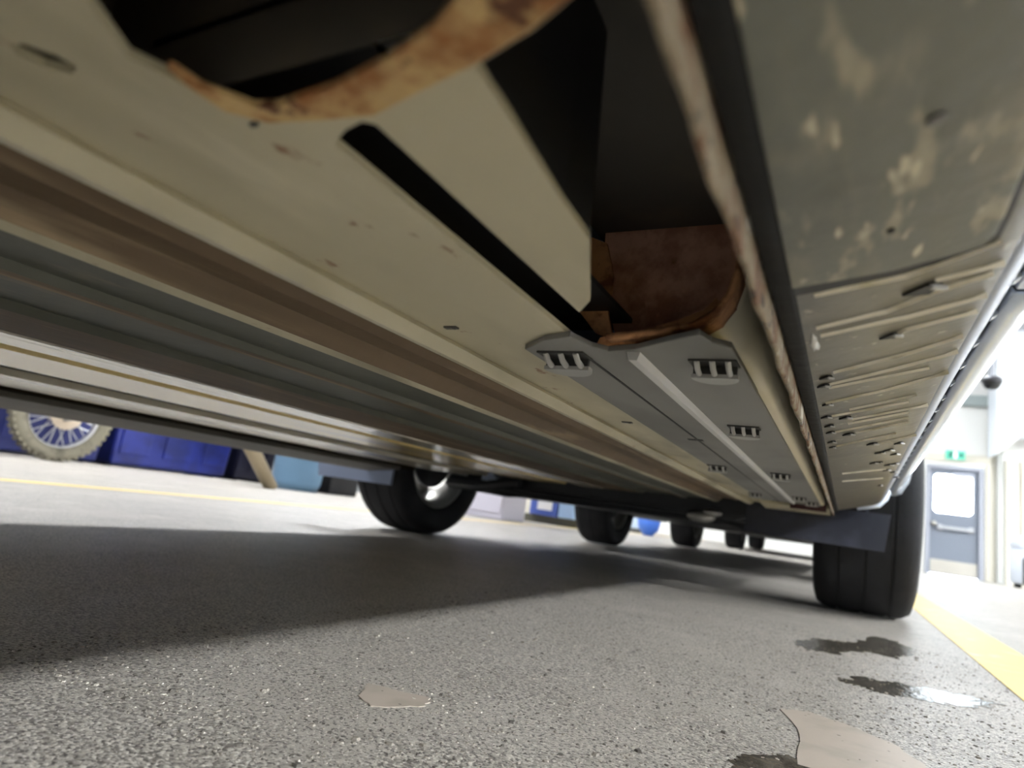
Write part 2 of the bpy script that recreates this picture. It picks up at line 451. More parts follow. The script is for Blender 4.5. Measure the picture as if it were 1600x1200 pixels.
# floor markings, screed patches, puddles
def slab(name, pts, z0, z1, mat, parent=None):
    bm = new(); prism(bm, [(p[0], p[1], z0) for p in pts], Vector((0, 0, z1-z0)))
    return obj(name, bm, mat, parent)
def ragged(pts, n=6, amp=.006):
    out = []
    for i in range(len(pts)):
        p, q = Vector(pts[i]), Vector(pts[(i+1) % len(pts)])
        for k in range(n):
            t = k/n
            v = p.lerp(q, t); d = (q-p); nrm = Vector((-d.y, d.x, 0))
            if nrm.length > 0: nrm.normalize()
            out.append(v + nrm*random.uniform(-amp, amp)*(1 if k else .3))
    return out
slab('floor_line', [(-2.73,-7,0),(-2.63,-7,0),(-2.63,14.3,0),(-2.73,14.3,0)], 0, .0012, m_yellow, floor)
slab('floor_line', [(.228,-7,0),(.355,-7,0),(.355,14.3,0),(.228,14.3,0)], 0, .0012, m_yellow, floor)
G = lambda px, py: at(px, py, 2, 0.0)
slab('screed_patch', ragged([G(1218,1108),G(1262,1112),G(1330,1135),G(1390,1160),G(1445,1195),G(1430,1215),G(1330,1215),G(1245,1195),G(1250,1150)], 4, .003), 0, .0007, m_patch, floor)
slab('screed_patch', ragged([G(560,1088),G(575,1068),G(620,1080),G(672,1092),G(665,1104),G(620,1106),G(580,1104)], 4, .002), 0, .0007, m_patch, floor)
for i, (pts, lab) in enumerate([
    ([G(1240,1003),G(1280,998),G(1330,1004),G(1370,995),G(1405,1003),G(1430,1020),G(1400,1030),G(1350,1018),G(1300,1022),G(1260,1015)], 'dark water puddle just behind the near tyre'),
    ([G(1310,1064),G(1350,1058),G(1390,1066),G(1440,1074),G(1520,1090),G(1570,1103),G(1500,1104),G(1430,1092),G(1390,1086),G(1345,1074)], 'long wet streak reaching towards the yellow line'),
    ([G(1140,1190),G(1165,1180),G(1225,1182),G(1275,1190),G(1290,1215),G(1150,1215)], 'small dark puddle beside the smooth screed patch')]):
    tag(slab('puddle', ragged(pts, 10, .005 if i == 2 else .009), 0, .0006, m_wet), lab, 'puddle')

# loose gravel set in the worn floor close to the lens
bm = new()
for k in range(9000):
    y = .3 + 1.3*random.random()**1.5; x = random.uniform(-.6, .24)
    r = random.uniform(.0007, .0020)*(1+.8*(random.random() < .05))
    ang = random.random()*6.28; sx, sy = r*random.uniform(.8, 1.5), r*random.uniform(.7, 1.1)
    ca, sa = math.cos(ang), math.sin(ang)
    hh_ = r*random.uniform(.2, .5)
    top = [bm.verts.new((x+(ca*sx*math.cos(q)-sa*sy*math.sin(q))*.6, y+(sa*sx*math.cos(q)+ca*sy*math.sin(q))*.6, hh_)) for q in (0,1.26,2.51,3.77,5.03)]
    bot = [bm.verts.new((x+(ca*sx*math.cos(q)-sa*sy*math.sin(q)), y+(sa*sx*math.cos(q)+ca*sy*math.sin(q)), -.0002)) for q in (0,1.26,2.51,3.77,5.03)]
    mi = random.choice((0,0,0,1,1,1,2))
    bm.faces.new(top).material_index = mi
    for i in range(5): bm.faces.new((bot[i], bot[(i+1)%5], top[(i+1)%5], top[i])).material_index = mi
gv = obj('exposed_gravel', bm, [pmat('gravel_a', C8(140,133,122), .9), pmat('gravel_b', C8(92,87,80), .9), pmat('gravel_c', C8(172,165,153), .9)], floor, kind='stuff')

# ------------------------------------------------------------------ the car overhead
Z = lambda d: CAM_H + d
car = root('parked_car', (-.77, .6, 0), 'silver car seen from below with rusty sill filling the frame', 'car')
YF = 2.0
# wide floor pan: ribbed cross-section, left of the big beige plate
prof = [(-.235,.100),(-.243,.095),(-.252,.097),(-.262,.108),(-.285,.108),(-.292,.104),(-.30,.108),(-.33,.108),(-.342,.096),(-.352,.095),(-.36,.100),
        (-.43,.100),(-.438,.095),(-.452,.095),(-.46,.100),(-.56,.100),(-.572,.094),(-.69,.094),(-.70,.100)]
mid = [1,1,1,1,1,1,1,1,1,3,3, 3,1,1,3,3,1,1]
mid = [0,0,1,1,1,1,1,1,0,2,2,2,1,1,2,2,1,1]
bm = new(); sweep(bm, [(x, Z(d)) for x, d in prof], frange(-.8, YF, 24), mid)
pan = obj('floor_pan', bm, [m_beige, m_brown, m_grey], car, solid=.004)
# each pressed strip of the far sill
def strip(name, prof, mat, y1=YF):
    bm = new(); sweep(bm, [(x, Z(d)) for x, d in prof], frange(-.8, y1, 16))
    return obj(name, bm, mat, car, solid=.004)
strip('sill_strip', [(-.70,.100),(-.703,.0925),(-.775,.0915),(-.780,.103)], m_stripg)
strip('sill_gap', [(-.780,.104),(-.825,.104),(-.83,.098)], m_gapd)
strip('sill_strip', [(-.832,.100),(-.836,.0925),(-1.02,.0905),(-1.025,.106)], m_strip)
strip('sill_gap', [(-1.025,.106),(-1.125,.105),(-1.13,.094)], m_gapd)
strip('sill_strip', [(-1.135,.098),(-1.14,.0865),(-1.36,.0835),(-1.365,.098)], m_stripg)
strip('sill_gap', [(-1.365,.098),(-1.45,.096),(-1.455,.07)], m_gapd)
strip('outer_sill', [(-1.445,.078),(-1.45,.068),(-1.52,.06),(-1.59,.0505),(-1.62,.056),(-1.66,.09),(-1.69,.14)], m_outer, 1.9)

# drain plugs on the pan
for (px, py, w_) in ((482,541,26),(352,498,12),(600,585,12),(705,512,24),(397,194,16),(980,660,16)):
    p = U(px, py, .0995); r_ = (U(px+w_/2, py, .0995)-p).length*.8
    bm = new(); obox(bm, p, Vector((1,0,0)), Vector((0,1,0)), Vector((0,0,1)), r_, r_*.45, .0006)
    lathe(bm, [(0,-.0012),(r_*.3,-.001),(r_*.35,0)], p+Vector((r_*.5,0,0)), (0,0,1), 10)
    obj('drain_plug', bm, m_steel, car)

# near beige plate with the three openings
DZ = .10
P2 = lambda px, py: U(px, py, DZ)
outer = [Vector((-.236,2.0,Z(DZ))), Vector((-.147,2.0,Z(DZ))), Vector((-.147,.345,Z(DZ)))] + [P2(*p) for p in ((886,520),(522,225),(540,203),(565,190),(588,195),(905,488),(922,470),(921,375),(880,318),(800,190),(742,103),(832,47),(888,0),(950,-60))] + [Vector((-.03,-.02,Z(DZ))), Vector((-.03,-.5,Z(DZ))), Vector((-.236,-.8,Z(DZ)))]
slot = [P2(*p) for p in ((522,225),(540,203),(565,190),(588,195),(905,488),(886,518))]
hole = [P2(*p) for p in ((140,-120),(135,0),(200,90),(310,142),(395,172),(430,170),(520,140),(600,100),(670,50),(715,0),(770,-120))]
eye = [P2(*p) for p in ((12,66),(40,70),(90,88),(120,106),(112,116),(70,106),(25,86))]
bm = new(); plate(bm, outer, [hole, eye], Vector((0,0,.003)))
bp = obj('reinforcement_plate', bm, m_beige, car)
# flaking rust rim along the hole
strap_o = [(258,107),(300,142),(350,176),(420,194),(500,190),(585,182),(660,143),(740,104),(830,48),(890,0),(955,-60)]
strap_i = [(770,-60),(715,-2),(670,48),(600,98),(520,137),(430,167),(395,168),(310,137),(264,107)]
bm = new(); prism(bm, [U(*p, DZ-.001) for p in strap_o+strap_i], Vector((0,0,.0028)))
obj('rusty_strap', bm, m_rim_rust, car, label='flaking rusty lip around the big hole', bevel=.0008)
# slot side walls and dark cavities above
def cavity(name, x0, x1, y0, y1, d0, d1, mat):
    bm = new(); box(bm, x0, x1, y0, y1, Z(d0), Z(d1))
    bm.faces.ensure_lookup_table()
    bmesh.ops.delete(bm, geom=[bm.faces[0]], context='FACES')
    return obj(name, bm, mat, car)
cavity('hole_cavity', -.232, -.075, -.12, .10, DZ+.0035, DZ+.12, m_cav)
bm = new(); a1, a2 = U(372,40,DZ+.03), U(322,140,DZ+.008)
prism(bm, [a1, a2, a2+Vector((0,0,.08)), a1+Vector((0,0,.08))], Vector((.004,.002,0))); obj('inner_bracket', bm, m_brown, car)

# rail channel: the long opening between plate and seam
xl, xr = -.126, -.043
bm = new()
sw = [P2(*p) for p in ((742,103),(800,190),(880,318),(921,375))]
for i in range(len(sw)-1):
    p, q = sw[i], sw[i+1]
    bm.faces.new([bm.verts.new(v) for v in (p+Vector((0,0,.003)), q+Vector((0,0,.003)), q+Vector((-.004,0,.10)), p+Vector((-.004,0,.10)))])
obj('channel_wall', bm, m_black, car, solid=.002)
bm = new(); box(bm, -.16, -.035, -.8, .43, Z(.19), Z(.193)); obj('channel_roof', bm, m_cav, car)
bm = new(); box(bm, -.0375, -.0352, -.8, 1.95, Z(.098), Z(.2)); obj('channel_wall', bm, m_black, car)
# slot hidden channel
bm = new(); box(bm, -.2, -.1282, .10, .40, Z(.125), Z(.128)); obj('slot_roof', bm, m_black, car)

# box rail continuing forward: rounded lower right corner, beige
rp = [(-.128,.102),(-.095,.105),(-.078,.109),(-.067,.116),(-.060,.126),(-.056,.14),(-.054,.19)]
rq = [(-.128,.102),(-.095,.1025),(-.07,.1005),(-.058,.0985),(-.0515,.0995),(-.0480,.106),(-.047,.19)]
bm = new(); rows = []
for y in [.358,.37,.39,.41,.43,.46] + frange(.5, 1.9, 16):
    t = max(0, min(1, (y-.358)/.10)); t = t*t*(3-2*t)
    rows.append([bm.verts.new((p[0]*(1-t)+q[0]*t, y, Z(p[1]*(1-t)+q[1]*t))) for p, q in zip(rp, rq)])
for j in range(len(rows)-1):
    for i in range(len(rp)-1): bm.faces.new((rows[j][i], rows[j][i+1], rows[j+1][i+1], rows[j+1][i]))
obj('frame_rail', bm, m_rail, car, True, solid=.002, label='beige painted box rail beside the rusty seam')
bm = new(); sweep(bm, [(x, Z(d)-.0006) for x, d in rp], [.340,.346,.354,.364])
obj('rail_end_lip', bm, m_edge, car, True, solid=.003, label='orange rusted end lip of the box rail')
bm = new(); prism(bm, [at(*p, 1, .350) for p in ((938,527),(1000,517),(1060,500),(1100,484),(1119,466),(1127,474),(1118,500),(1092,512),(1045,523),(992,537),(930,541))], Vector((0,.002,0)))
obj('rail_end_lip', bm, m_edge, car)
bm = new(); yb = .385
prism(bm, [(x, yb, Z(d)) for x, d in rp] + [(-.154, yb, Z(.19)), (-.152, yb, Z(.16)), (-.14, yb, Z(.12))], Vector((0,.003,0)))
obj('rail_bulkhead', bm, m_rust, car, label='dark rusty plate closing the rail end')
bm = new(); prism(bm, [at(*p, 1, .36) for p in ((912,366),(900,480),(930,520),(958,531),(950,490),(958,430),(948,380))], Vector((0,.003,0)))
obj('rail_side_rust', bm, m_edge, car, label='orange rusted inner corner of the rail')

# grey plastic cover on the rail bottom, with ridge and clips
dT = .0965
xa, xb = -.19, -.0578
yt0, yt1 = .352, 1.72
T = lambda px, py: U(px, py, dT)
front = [T(*p) for p in ((820,546),(850,532),(890,526),(925,543),(950,549),(992,546),(1045,533),(1092,523),(1112,536),(1143,544))]
bm = new(); prism(bm, front + [Vector((xb+.001,yt1,Z(dT))), Vector((xa,yt1,Z(dT)))], Vector((0,0,.0035)))
cover = obj('rail_cover', bm, m_tray, car, label='grey plastic cover clipped under the rail', bevel=.0006)
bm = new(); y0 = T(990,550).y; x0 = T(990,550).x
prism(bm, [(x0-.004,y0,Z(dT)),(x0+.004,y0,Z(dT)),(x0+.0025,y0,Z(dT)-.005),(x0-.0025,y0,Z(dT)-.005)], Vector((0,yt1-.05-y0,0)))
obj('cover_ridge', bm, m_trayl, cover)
bm = new(); box(bm, x0-.034, x0-.0325, y0+.02, yt1-.05, Z(dT)-.0008, Z(dT)+.0005); obj('cover_groove', bm, m_black, cover)
clips = [(885,556,1.15),(1117,568,1.0),(1163,668,1.0),(1121,728,1),(1220,741,1),(1180,771,1),(1249,777,1),(1268,785,1),(1222,789,1)]
clip0 = None
for (px, py, s) in clips:
    p = T(px, py)
    if clip0 is None or s != 1.0:
        bm = new(); zb = p.z-.0006; c_ = Vector((p.x, p.y, zb))
        pts = [c_ + Vector((.0135*s*math.cos(a), .004*s+.0145*s*math.sin(a), -.0055)) for a in frange(math.radians(-10), math.radians(190), 12)]
        prism(bm, pts, Vector((0,0,-.0025)), 3)
        obox(bm, c_+Vector((0,-.002*s,0)), Vector((1,0,0)), Vector((0,1,0)), Vector((0,0,1)), .0135*s, .008*s, .0006, 1)
        obox(bm, c_+Vector((0,.003*s,-.0028)), Vector((1,0,0)), Vector((0,1,0)), Vector((0,0,1)), .0125*s, .0012*s, .0028, 1)
        for k in (-1,0,1):
            tube(bm, [c_+Vector((k*.0088*s, -.009*s, 0)), c_+Vector((k*.0088*s, -.004*s, -.004)), c_+Vector((k*.0088*s, .004*s, -.0062))], .0017*s, 8, 2)
        o = obj('cover_clip', bm, [m_tray, m_pocket, m_traywh, m_tab], cover, True); sharp(o)
        if s == 1.0: clip0 = (o, p.copy())
    else:
        o = clip0[0].copy(); col.objects.link(o); o.parent = cover; o.location = p - clip0[1]
for (px, py) in ((1087,687),(1213,783)):
    p = T(px, py); bm = new(); box(bm, p.x-.008, p.x+.008, p.y-.004, p.y+.004, p.z-.0007, p.z+.001); obj('cover_slot', bm, m_black, cover)
# dark end of the tray
bm = new(); box(bm, -.125, -.045, 1.722, 1.74, Z(.085), Z(.11)); obj('rail_end_seal', bm, pmat('dark_red_seal', C8(60, 24, 24), .6), car)
bm = new(); prism(bm, [(-.2,1.745,Z(.093)),(-.04,1.745,Z(.093)),(-.04,1.95,Z(.085)),(-.2,1.95,Z(.085))], Vector((0,0,.01))); obj('rail_end_plate', bm, m_beige, car)

# welded seam flange with wavy edge
rnd = random.Random(3)
ph = [rnd.uniform(0, 6.28) for _ in range(6)]
def wav(y): return .0011*math.sin(y*62+ph[0]) + .0008*math.sin(y*131+ph[1]) + .0005*math.sin(y*260+ph[2])
bm = new()
fp = [(-.0350,.104),(-.0350,.0895),(-.0346,.0875),(-.0328,.0875),(-.0322,.0895),(-.0320,.104)]
sweep(bm, [(x, Z(d)) for x, d in fp], frange(-.3, 1.93, 520), None, lambda i, y: (wav(y)*.35 if 0 < i < 5 else wav(y)*.1, (.45*wav(y+.013) if 1 <= i <= 4 else 0)))
fl = obj('seam_flange', bm, m_flange, car, True, label='pitted rusty weld seam flange')
bm = new(); sweep(bm, [(x, Z(d)) for x, d in ((-.0318,.103),(-.0310,.0985),(-.0240,.0985),(-.0224,.0995),(-.0222,.112))], frange(-.8, 1.94, 60))
obj('seam_seal', bm, m_rubber, car, True, solid=.0015)

# sill: muddy panel and cladding rise gently to the outside
SN = Vector((-.285, 0, 1)).normalized(); SP = Vector((-.0222, 0, Z(.1)))
S = lambda px, py, d=0: on(px, py, SP - SN*d, SN)
slope_pt = lambda x, y, d=0: Vector((x, y, SP.z + (x-SP.x)*.285)) - SN*d
near = [S(*p, .0012) for p in ((1238,452),(1385,426),(1500,396),(1537,384),(1556,366),(1572,335),(1602,262),(1660,130))]
e0 = near[-1]
near += [slope_pt(e0.x, -.3, .0012), slope_pt(-.0222, -.3, .0012)]
bm = new(); prism(bm, near, SN*.004)
sk = obj('muddy_panel', bm, m_skirt, car, label='mud splashed grey plastic panel', bevel=.0006)
up_ = [(1236,449),(1385,424),(1500,394),(1537,381),(1556,363),(1572,332),(1602,258),(1640,150)]
lo_ = [(1642,190),(1604,280),(1578,341),(1563,371),(1543,390),(1503,402),(1388,433),(1238,464)]
bm = new(); prism(bm, [S(*p, .0004) for p in up_+lo_], SN*.003); obj('panel_gap', bm, m_black, car)
for (px, py, r, mt) in ((1462,186,.0022,m_steel),(1392,360,.0012,m_black)):
    p = S(px, py, .0014); bm = new(); lathe(bm, [(0,-.001),(r,-.0007),(r*1.2,.001)], p, SN, 12); obj('push_rivet', bm, mt, sk)
# cladding: swept profile, widening towards the wheel
def xo(y): return .052 + .012*max(0, min(1, (y-.5)/1.2))
bm = new(); rows = []
for y in frange(-.8, 1.86, 60):
    x1 = xo(y)
    r_ = [Vector((-.0222,y,Z(.108))), slope_pt(-.0222, y), slope_pt(x1-.006, y), slope_pt(x1, y)+Vector((0,0,.001)), Vector((x1+.006, y, slope_pt(x1,y).z+.006)), Vector((x1+.012, y, slope_pt(x1,y).z+.016))]
    rows.append([bm.verts.new(p) for p in r_])
for j in range(len(rows)-1):
    for i in range(5): bm.faces.new((rows[j][i], rows[j][i+1], rows[j+1][i+1], rows[j+1][i]))
clad = obj('sill_cladding', bm, m_clad, car, solid=.002, label='ribbed plastic sill cladding with clip slots'); sharp(clad)
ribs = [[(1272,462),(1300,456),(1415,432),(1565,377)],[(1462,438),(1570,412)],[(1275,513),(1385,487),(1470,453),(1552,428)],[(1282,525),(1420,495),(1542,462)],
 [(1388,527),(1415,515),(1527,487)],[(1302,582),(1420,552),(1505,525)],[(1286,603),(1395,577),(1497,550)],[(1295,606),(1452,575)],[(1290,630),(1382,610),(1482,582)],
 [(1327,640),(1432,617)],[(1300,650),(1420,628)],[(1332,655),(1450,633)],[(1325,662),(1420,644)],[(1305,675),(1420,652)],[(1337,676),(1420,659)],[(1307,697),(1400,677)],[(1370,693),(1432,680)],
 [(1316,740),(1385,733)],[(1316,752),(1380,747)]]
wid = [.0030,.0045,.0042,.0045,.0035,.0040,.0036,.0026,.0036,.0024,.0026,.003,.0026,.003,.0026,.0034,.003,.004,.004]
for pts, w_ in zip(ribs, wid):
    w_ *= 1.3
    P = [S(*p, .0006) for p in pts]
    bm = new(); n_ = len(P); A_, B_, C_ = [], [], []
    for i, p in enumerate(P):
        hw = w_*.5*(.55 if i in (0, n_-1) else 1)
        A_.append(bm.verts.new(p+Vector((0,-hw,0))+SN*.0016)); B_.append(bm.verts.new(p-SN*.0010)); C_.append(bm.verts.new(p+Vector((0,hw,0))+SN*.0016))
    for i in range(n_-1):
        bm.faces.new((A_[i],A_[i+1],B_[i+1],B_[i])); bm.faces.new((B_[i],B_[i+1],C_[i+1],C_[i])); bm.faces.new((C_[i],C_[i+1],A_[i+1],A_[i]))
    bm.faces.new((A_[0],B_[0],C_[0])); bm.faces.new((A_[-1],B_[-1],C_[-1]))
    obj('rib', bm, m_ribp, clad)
notch = [(1390,524,1.3),(1440,452,2.0),(1290,589,1.0),(1286,602,1.0),(1292,631,.9),(1290,651,1),(1320,652,1.2),(1295,665,1),(1297,675,1),(1325,678,1.3),(1299,690,1),(1300,698,.8),(1362,693,1.4),(1374,707,1.3),(1388,703,1.4),(1398,709,1.3),(1365,723,1.3),(1388,726,1.4),(1385,734,1.3),(1396,737,1.2),(1398,724,1.2),(1374,722,1),(1404,692,1.2),(1400,745,1),(1375,758,1)]
for (px, py, s) in notch:
    p = S(px, py, .0003); L_ = .0036*s; W_ = .0030*s*(1+.8*p.y)*.8
    bm = new()
    prism(bm, [p+Vector((-L_,0,-L_*.285)), p+Vector((L_*.2,-W_,L_*.06)), p+Vector((L_,-W_*.2,L_*.285)), p+Vector((L_*.4,W_,L_*.11))], SN*-.0012)
    obj('clip_slot', bm, m_black, clad)
    bm = new(); tube(bm, [p+Vector((L_*.3,-W_*.9,L_*.09))-SN*.0016, p+Vector((L_*1.1,0,L_*.3))-SN*.002], .0007*s, 6); obj('clip_tip', bm, m_traywh, clad)
# bright chipped blob beside the seam
bm = new()
bmesh.ops.create_icosphere(bm, subdivisions=2, radius=1)
p = S(1272, 536, 0)
for v in bm.verts:
    k = 1+.35*math.sin(v.co.x*7+v.co.y*5)
    v.co = p + Vector((v.co.x*.0022*k, v.co.y*.013*k, v.co.z*.002))
obj('sealant_blob', bm, pmat('sealant', C8(200,198,194), .2), clad, True)

# lower door and body side
def side(name, prof, y0, y1, mat, n=40, thick=.002, flare=True):
    bm = new(); rows = []
    for y in frange(y0, y1, n):
        e = xo(y)-.052 if flare else 0
        rows.append([bm.verts.new((x+e, y, z+e*.285)) for x, z in prof])
    for j in range(n):
        for i in range(len(prof)-1): bm.faces.new((rows[j][i], rows[j][i+1], rows[j+1][i+1], rows[j+1][i]))
    return obj(name, bm, mat, car, True, solid=thick)
zc = SP.z + (.052-SP.x)*.285
side('sill_edge', [(.052,zc+.0015),(.0575,zc+.004),(.0625,zc+.0095),(.065,zc+.016)], -.8, 1.86, pmat('sill_edge_dimmed', C8(140, 150, 172), .35))  # darker copy of the body paint, dims the light along this edge
side('door_seal', [(.0645,zc+.0155),(.067,zc+.0195),(.069,zc+.022)], -.8, 1.86, m_rubber)
dp_ = [(.0685,zc+.0205),(.070,zc+.0175),(.076,zc+.0175),(.088,zc+.030),(.102,zc+.06),(.112,zc+.11),(.118,zc+.25),(.112,zc+.4),(.09,zc+.5)]
side('front_door', dp_, .38, 1.62, m_body); side('rear_door', dp_, -.8, .372, m_body)
seal0 = None
for k in range(22):
    y = .14 + .055*k
    if seal0 is None:
        bm = new(); obox(bm, Vector((.0675, y, zc+.0175)), Vector((.8,0,.6)), Vector((0,1,0)), Vector((-.6,0,.8)), .0035, .0035, .0012)
        seal0 = obj('seal_clip', bm, m_body, car)
    else:
        c2 = seal0.copy(); col.objects.link(c2); c2.location.y += y-.14; e_ = xo(y)-.052; c2.location.x += e_; c2.location.z += e_*.285
# front wing behind the wheel with rounded arch
bm = new(); rows = []
for y in frange(1.628, 1.93, 14):
    e = xo(y)-.052; t = (y-1.628)/.302
    lift = .09*max(0, (t-.45)/.55)**1.6
    rows.append([bm.verts.new((x+e+.02*t, y, max(z, zc+.02+lift)+e*.285)) for x, z in dp_])
for j in range(len(rows)-1):
    for i in range(len(dp_)-1): bm.faces.new((rows[j][i], rows[j][i+1], rows[j+1][i+1], rows[j+1][i]))
obj('front_wing', bm, m_body, car, True, solid=.002)
bm = new(); e = .064
pts = [Vector((.02,1.862,Z(.112))), Vector((.066,1.86,Z(.126))), Vector((.08,1.875,Z(.145))), Vector((.095,1.9,Z(.19))), Vector((.10,1.93,Z(.26)))]
tube(bm, pts, [.006,.009,.010,.008,.007], 8); obj('arch_lip', bm, m_body, car, True)

# upper body shell so the car stands whole
bm = new()
sp = [(-.82,.42),(-.82,.85),(-.7,.95),(-.1,1.05),(.55,1.45),(1.0,1.5),(1.55,1.02),(2.6,.92),(3.02,.75),(3.05,.42)]
for xs, inner in ((-1.66, 0), (.10, 0)): pass
A_ = []; B_ = []
for (y, z) in sp:
    tuck = .0 if z < .96 else (z-.96)*.4
    A_.append(bm.verts.new((-1.68+tuck, y, z))); B_.append(bm.verts.new((.112-tuck, y, z)))
for i in range(len(sp)-1): bm.faces.new((A_[i],A_[i+1],B_[i+1],B_[i]))
bm.faces.new((A_[0],A_[-1],B_[-1],B_[0]))
bm.faces.new(A_); bm.faces.new(B_)
bmesh.ops.triangulate(bm, faces=[f for f in bm.faces if len(f.verts) > 4])
obj('body_shell', bm, m_body, car)
def glazing(parent, xl, xr, y0, tz, tk, poly, ws):
    for x, sgn in ((xl, 1), (xr, -1)):
        bm = new(); prism(bm, [(x + sgn*((z-tz)*tk - .012), y0+y, z) for y, z in poly], Vector((sgn*.01, 0, 0))); obj('side_window', bm, m_glass_dark, parent)
    for (a_, b_) in ws:
        bm = new(); n_ = Vector((0, b_[1]-a_[1], -(b_[0]-a_[0]))).normalized()
        if n_.z < 0: n_ = -n_
        q_ = []
        for (y, z), side_ in ((a_, 0), (a_, 1), (b_, 1), (b_, 0)):
            e_ = (z-tz)*tk + .1
            q_.append(Vector(((xl+e_) if side_ == 0 else (xr-e_), y0+y, z)) + n_*.002)
        prism(bm, q_, n_*.008); obj('windscreen', bm, m_glass_dark, parent)
glazing(car, -1.68, .112, 0, .96, .4, [(.08,1.09),(.57,1.40),(.98,1.44),(1.42,1.06)], [((1.06,1.447),(1.5,1.063)), ((-.03,1.093),(.5,1.42))])
side('left_door', [(-1.69,Z(.14)),(-1.72,.4),(-1.73,.6),(-1.70,.9)], -.8, 1.8, m_body, 10, .002, False)

# wheels
def wheel(cx_, cy_, r=.33, w=.25, parent=None, inner=1, seg=44, name='wheel'):
    bm = new(); hw = w/2; rr = r*.66
    pr = [(rr,-hw*.74),(rr+.02,-hw*.92),(r*.86,-hw),(r*.95,-hw*.93),(r*.985,-hw*.78)]
    for g in (-.5,0,.5):
        pr += [(r*.995,hw*(g-.14)),(r*.995,hw*(g-.035)),(r*.985,hw*(g-.03)),(r*.985,hw*(g+.03)),(r*.995,hw*(g+.035)),(r*.995,hw*(g+.14))]
    pr += [(r*.985,hw*.78),(r*.95,hw*.93),(r*.86,hw),(rr+.02,hw*.92),(rr,hw*.74)]
    c = Vector((cx_, cy_, r))
    lathe(bm, pr, c, (1,0,0), seg, 0, True)
    for v in bm.verts:
        if v.co.z < .003: v.co.z = .003
    t = obj(name, bm, m_tyre, parent, True, label=None); sharp(t, 50)
    bm = new()
    lathe(bm, [(rr+.004,-hw*.78),(rr-.012,-hw*.76),(rr-.02,-hw*.5),(rr-.03,-hw*.1),(rr-.03,hw*.4),(rr-.012,hw*.76),(rr+.004,hw*.78)], c, (1,0,0), seg)
    obj('rim', bm, m_alloy, t, True)
    bm = new()
    for k in range(5):
        a = 2*math.pi*k/5+.3; d = Vector((0, math.cos(a), math.sin(a))); e2 = Vector((0,-math.sin(a), math.cos(a)))
        obox(bm, c + Vector((-inner*hw*.55,0,0)) + d*rr*.52, Vector((1,0,0)), d, e2, .014, rr*.46, .032)
    obj('wheel_spokes', bm, m_alloy, t, bevel=.006)
    bm = new(); lathe(bm, [(0,-.02),(.07,-.02),(.08,.03),(.14,.035),(.14,.05),(0,.055)], c, (inner,0,0), 24)
    obj('brake_hub', bm, m_sub, t, True)
    return t
for nm, x, inn in (('wheel', .045, -1), ('wheel', -1.59, 1)):
    t = wheel(x, 2.25, .33, .255 if x > 0 else .24, car, inn)

for x, inn in ((.045, -1), (-1.59, 1)):
    wheel(x, -.50, .33, .245, car, inn)

# front running gear
bm = new(); prism(bm, [(-.25,1.90,Z(.016)),(.085,1.90,Z(.012)),(.10,1.93,Z(.12)),(-.25,1.93,Z(.12))], Vector((0,.012,0)))
obj('wheel_liner', bm, m_liner, car, label='dark plastic liner hanging behind the near wheel')
bm = new(); prism(bm, [(-1.86,1.93,Z(.005)),(-1.5,1.93,Z(.005)),(-1.5,1.93,Z(.1)),(-1.88,1.93,Z(.1))], Vector((0,.012,0)))
obj('mud_flap', bm, m_flap, car, label='blue grey flap in front of the far wheel')
for (x0, y0, x1, y1, r) in ((-1.45,2.25,-1.0,1.98,.02),(-1.45,2.25,-.95,2.35,.022),(-.1,2.25,-.5,2.3,.022)):
    bm = new(); tube(bm, [(x0,y0,Z(.055)),((x0+x1)/2,(y0+y1)/2,Z(.045)),(x1,y1,Z(.075))], r, 10)
    obj('control_arm', bm, m_sub, car, True)
bm = new(); tube(bm, [(-1.35,2.1,Z(.07)),(-1.0,2.12,Z(.045)),(-.4,2.12,Z(.045)),(-.05,2.1,Z(.08))], .012, 10); obj('sway_bar', bm, m_sub, car, True)
bm = new(); prism(bm, [(-1.15,2.05,Z(.09)),(-1.05,2.05,Z(.05)),(-.3,2.05,Z(.045)),(-.2,2.05,Z(.08)),(-.2,2.05,Z(.15)),(-1.15,2.05,Z(.15))], Vector((0,.35,0)))
obj('subframe', bm, m_sub, car, bevel=.015)
bm = new()
pts = [(-1.5,2.62),(-1.2,2.62),(-.3,2.62),(.05,2.62),(.05,2.95),(-.77,3.04),(-1.5,2.95)]
prism(bm, [(x, y, Z(.035)) for x, y in pts], Vector((0,0,.03))); obj('splash_shield', bm, m_sub, car, bevel=.008)
bm = new(); prism(bm, [(-1.68,2.62,.42),(-1.68,2.92,.42),(-.77,3.06,.42),(.11,2.92,.42),(.11,2.62,.42)], Vector((0,0,-.19))); obj('front_bumper', bm, m_body, car)
for (px, py, d, r) in ((1113,801,.05,.03),(1095,807,.045,.045)):
    p = at(px, py, 1, 2.04); bm = new(); bmesh.ops.create_icosphere(bm, subdivisions=2, radius=1)
    for v in bm.verts: v.co = p + Vector((v.co.x*r, v.co.y*.02, v.co.z*r*.4))
    obj('ball_joint', bm, m_alloy, car, True)

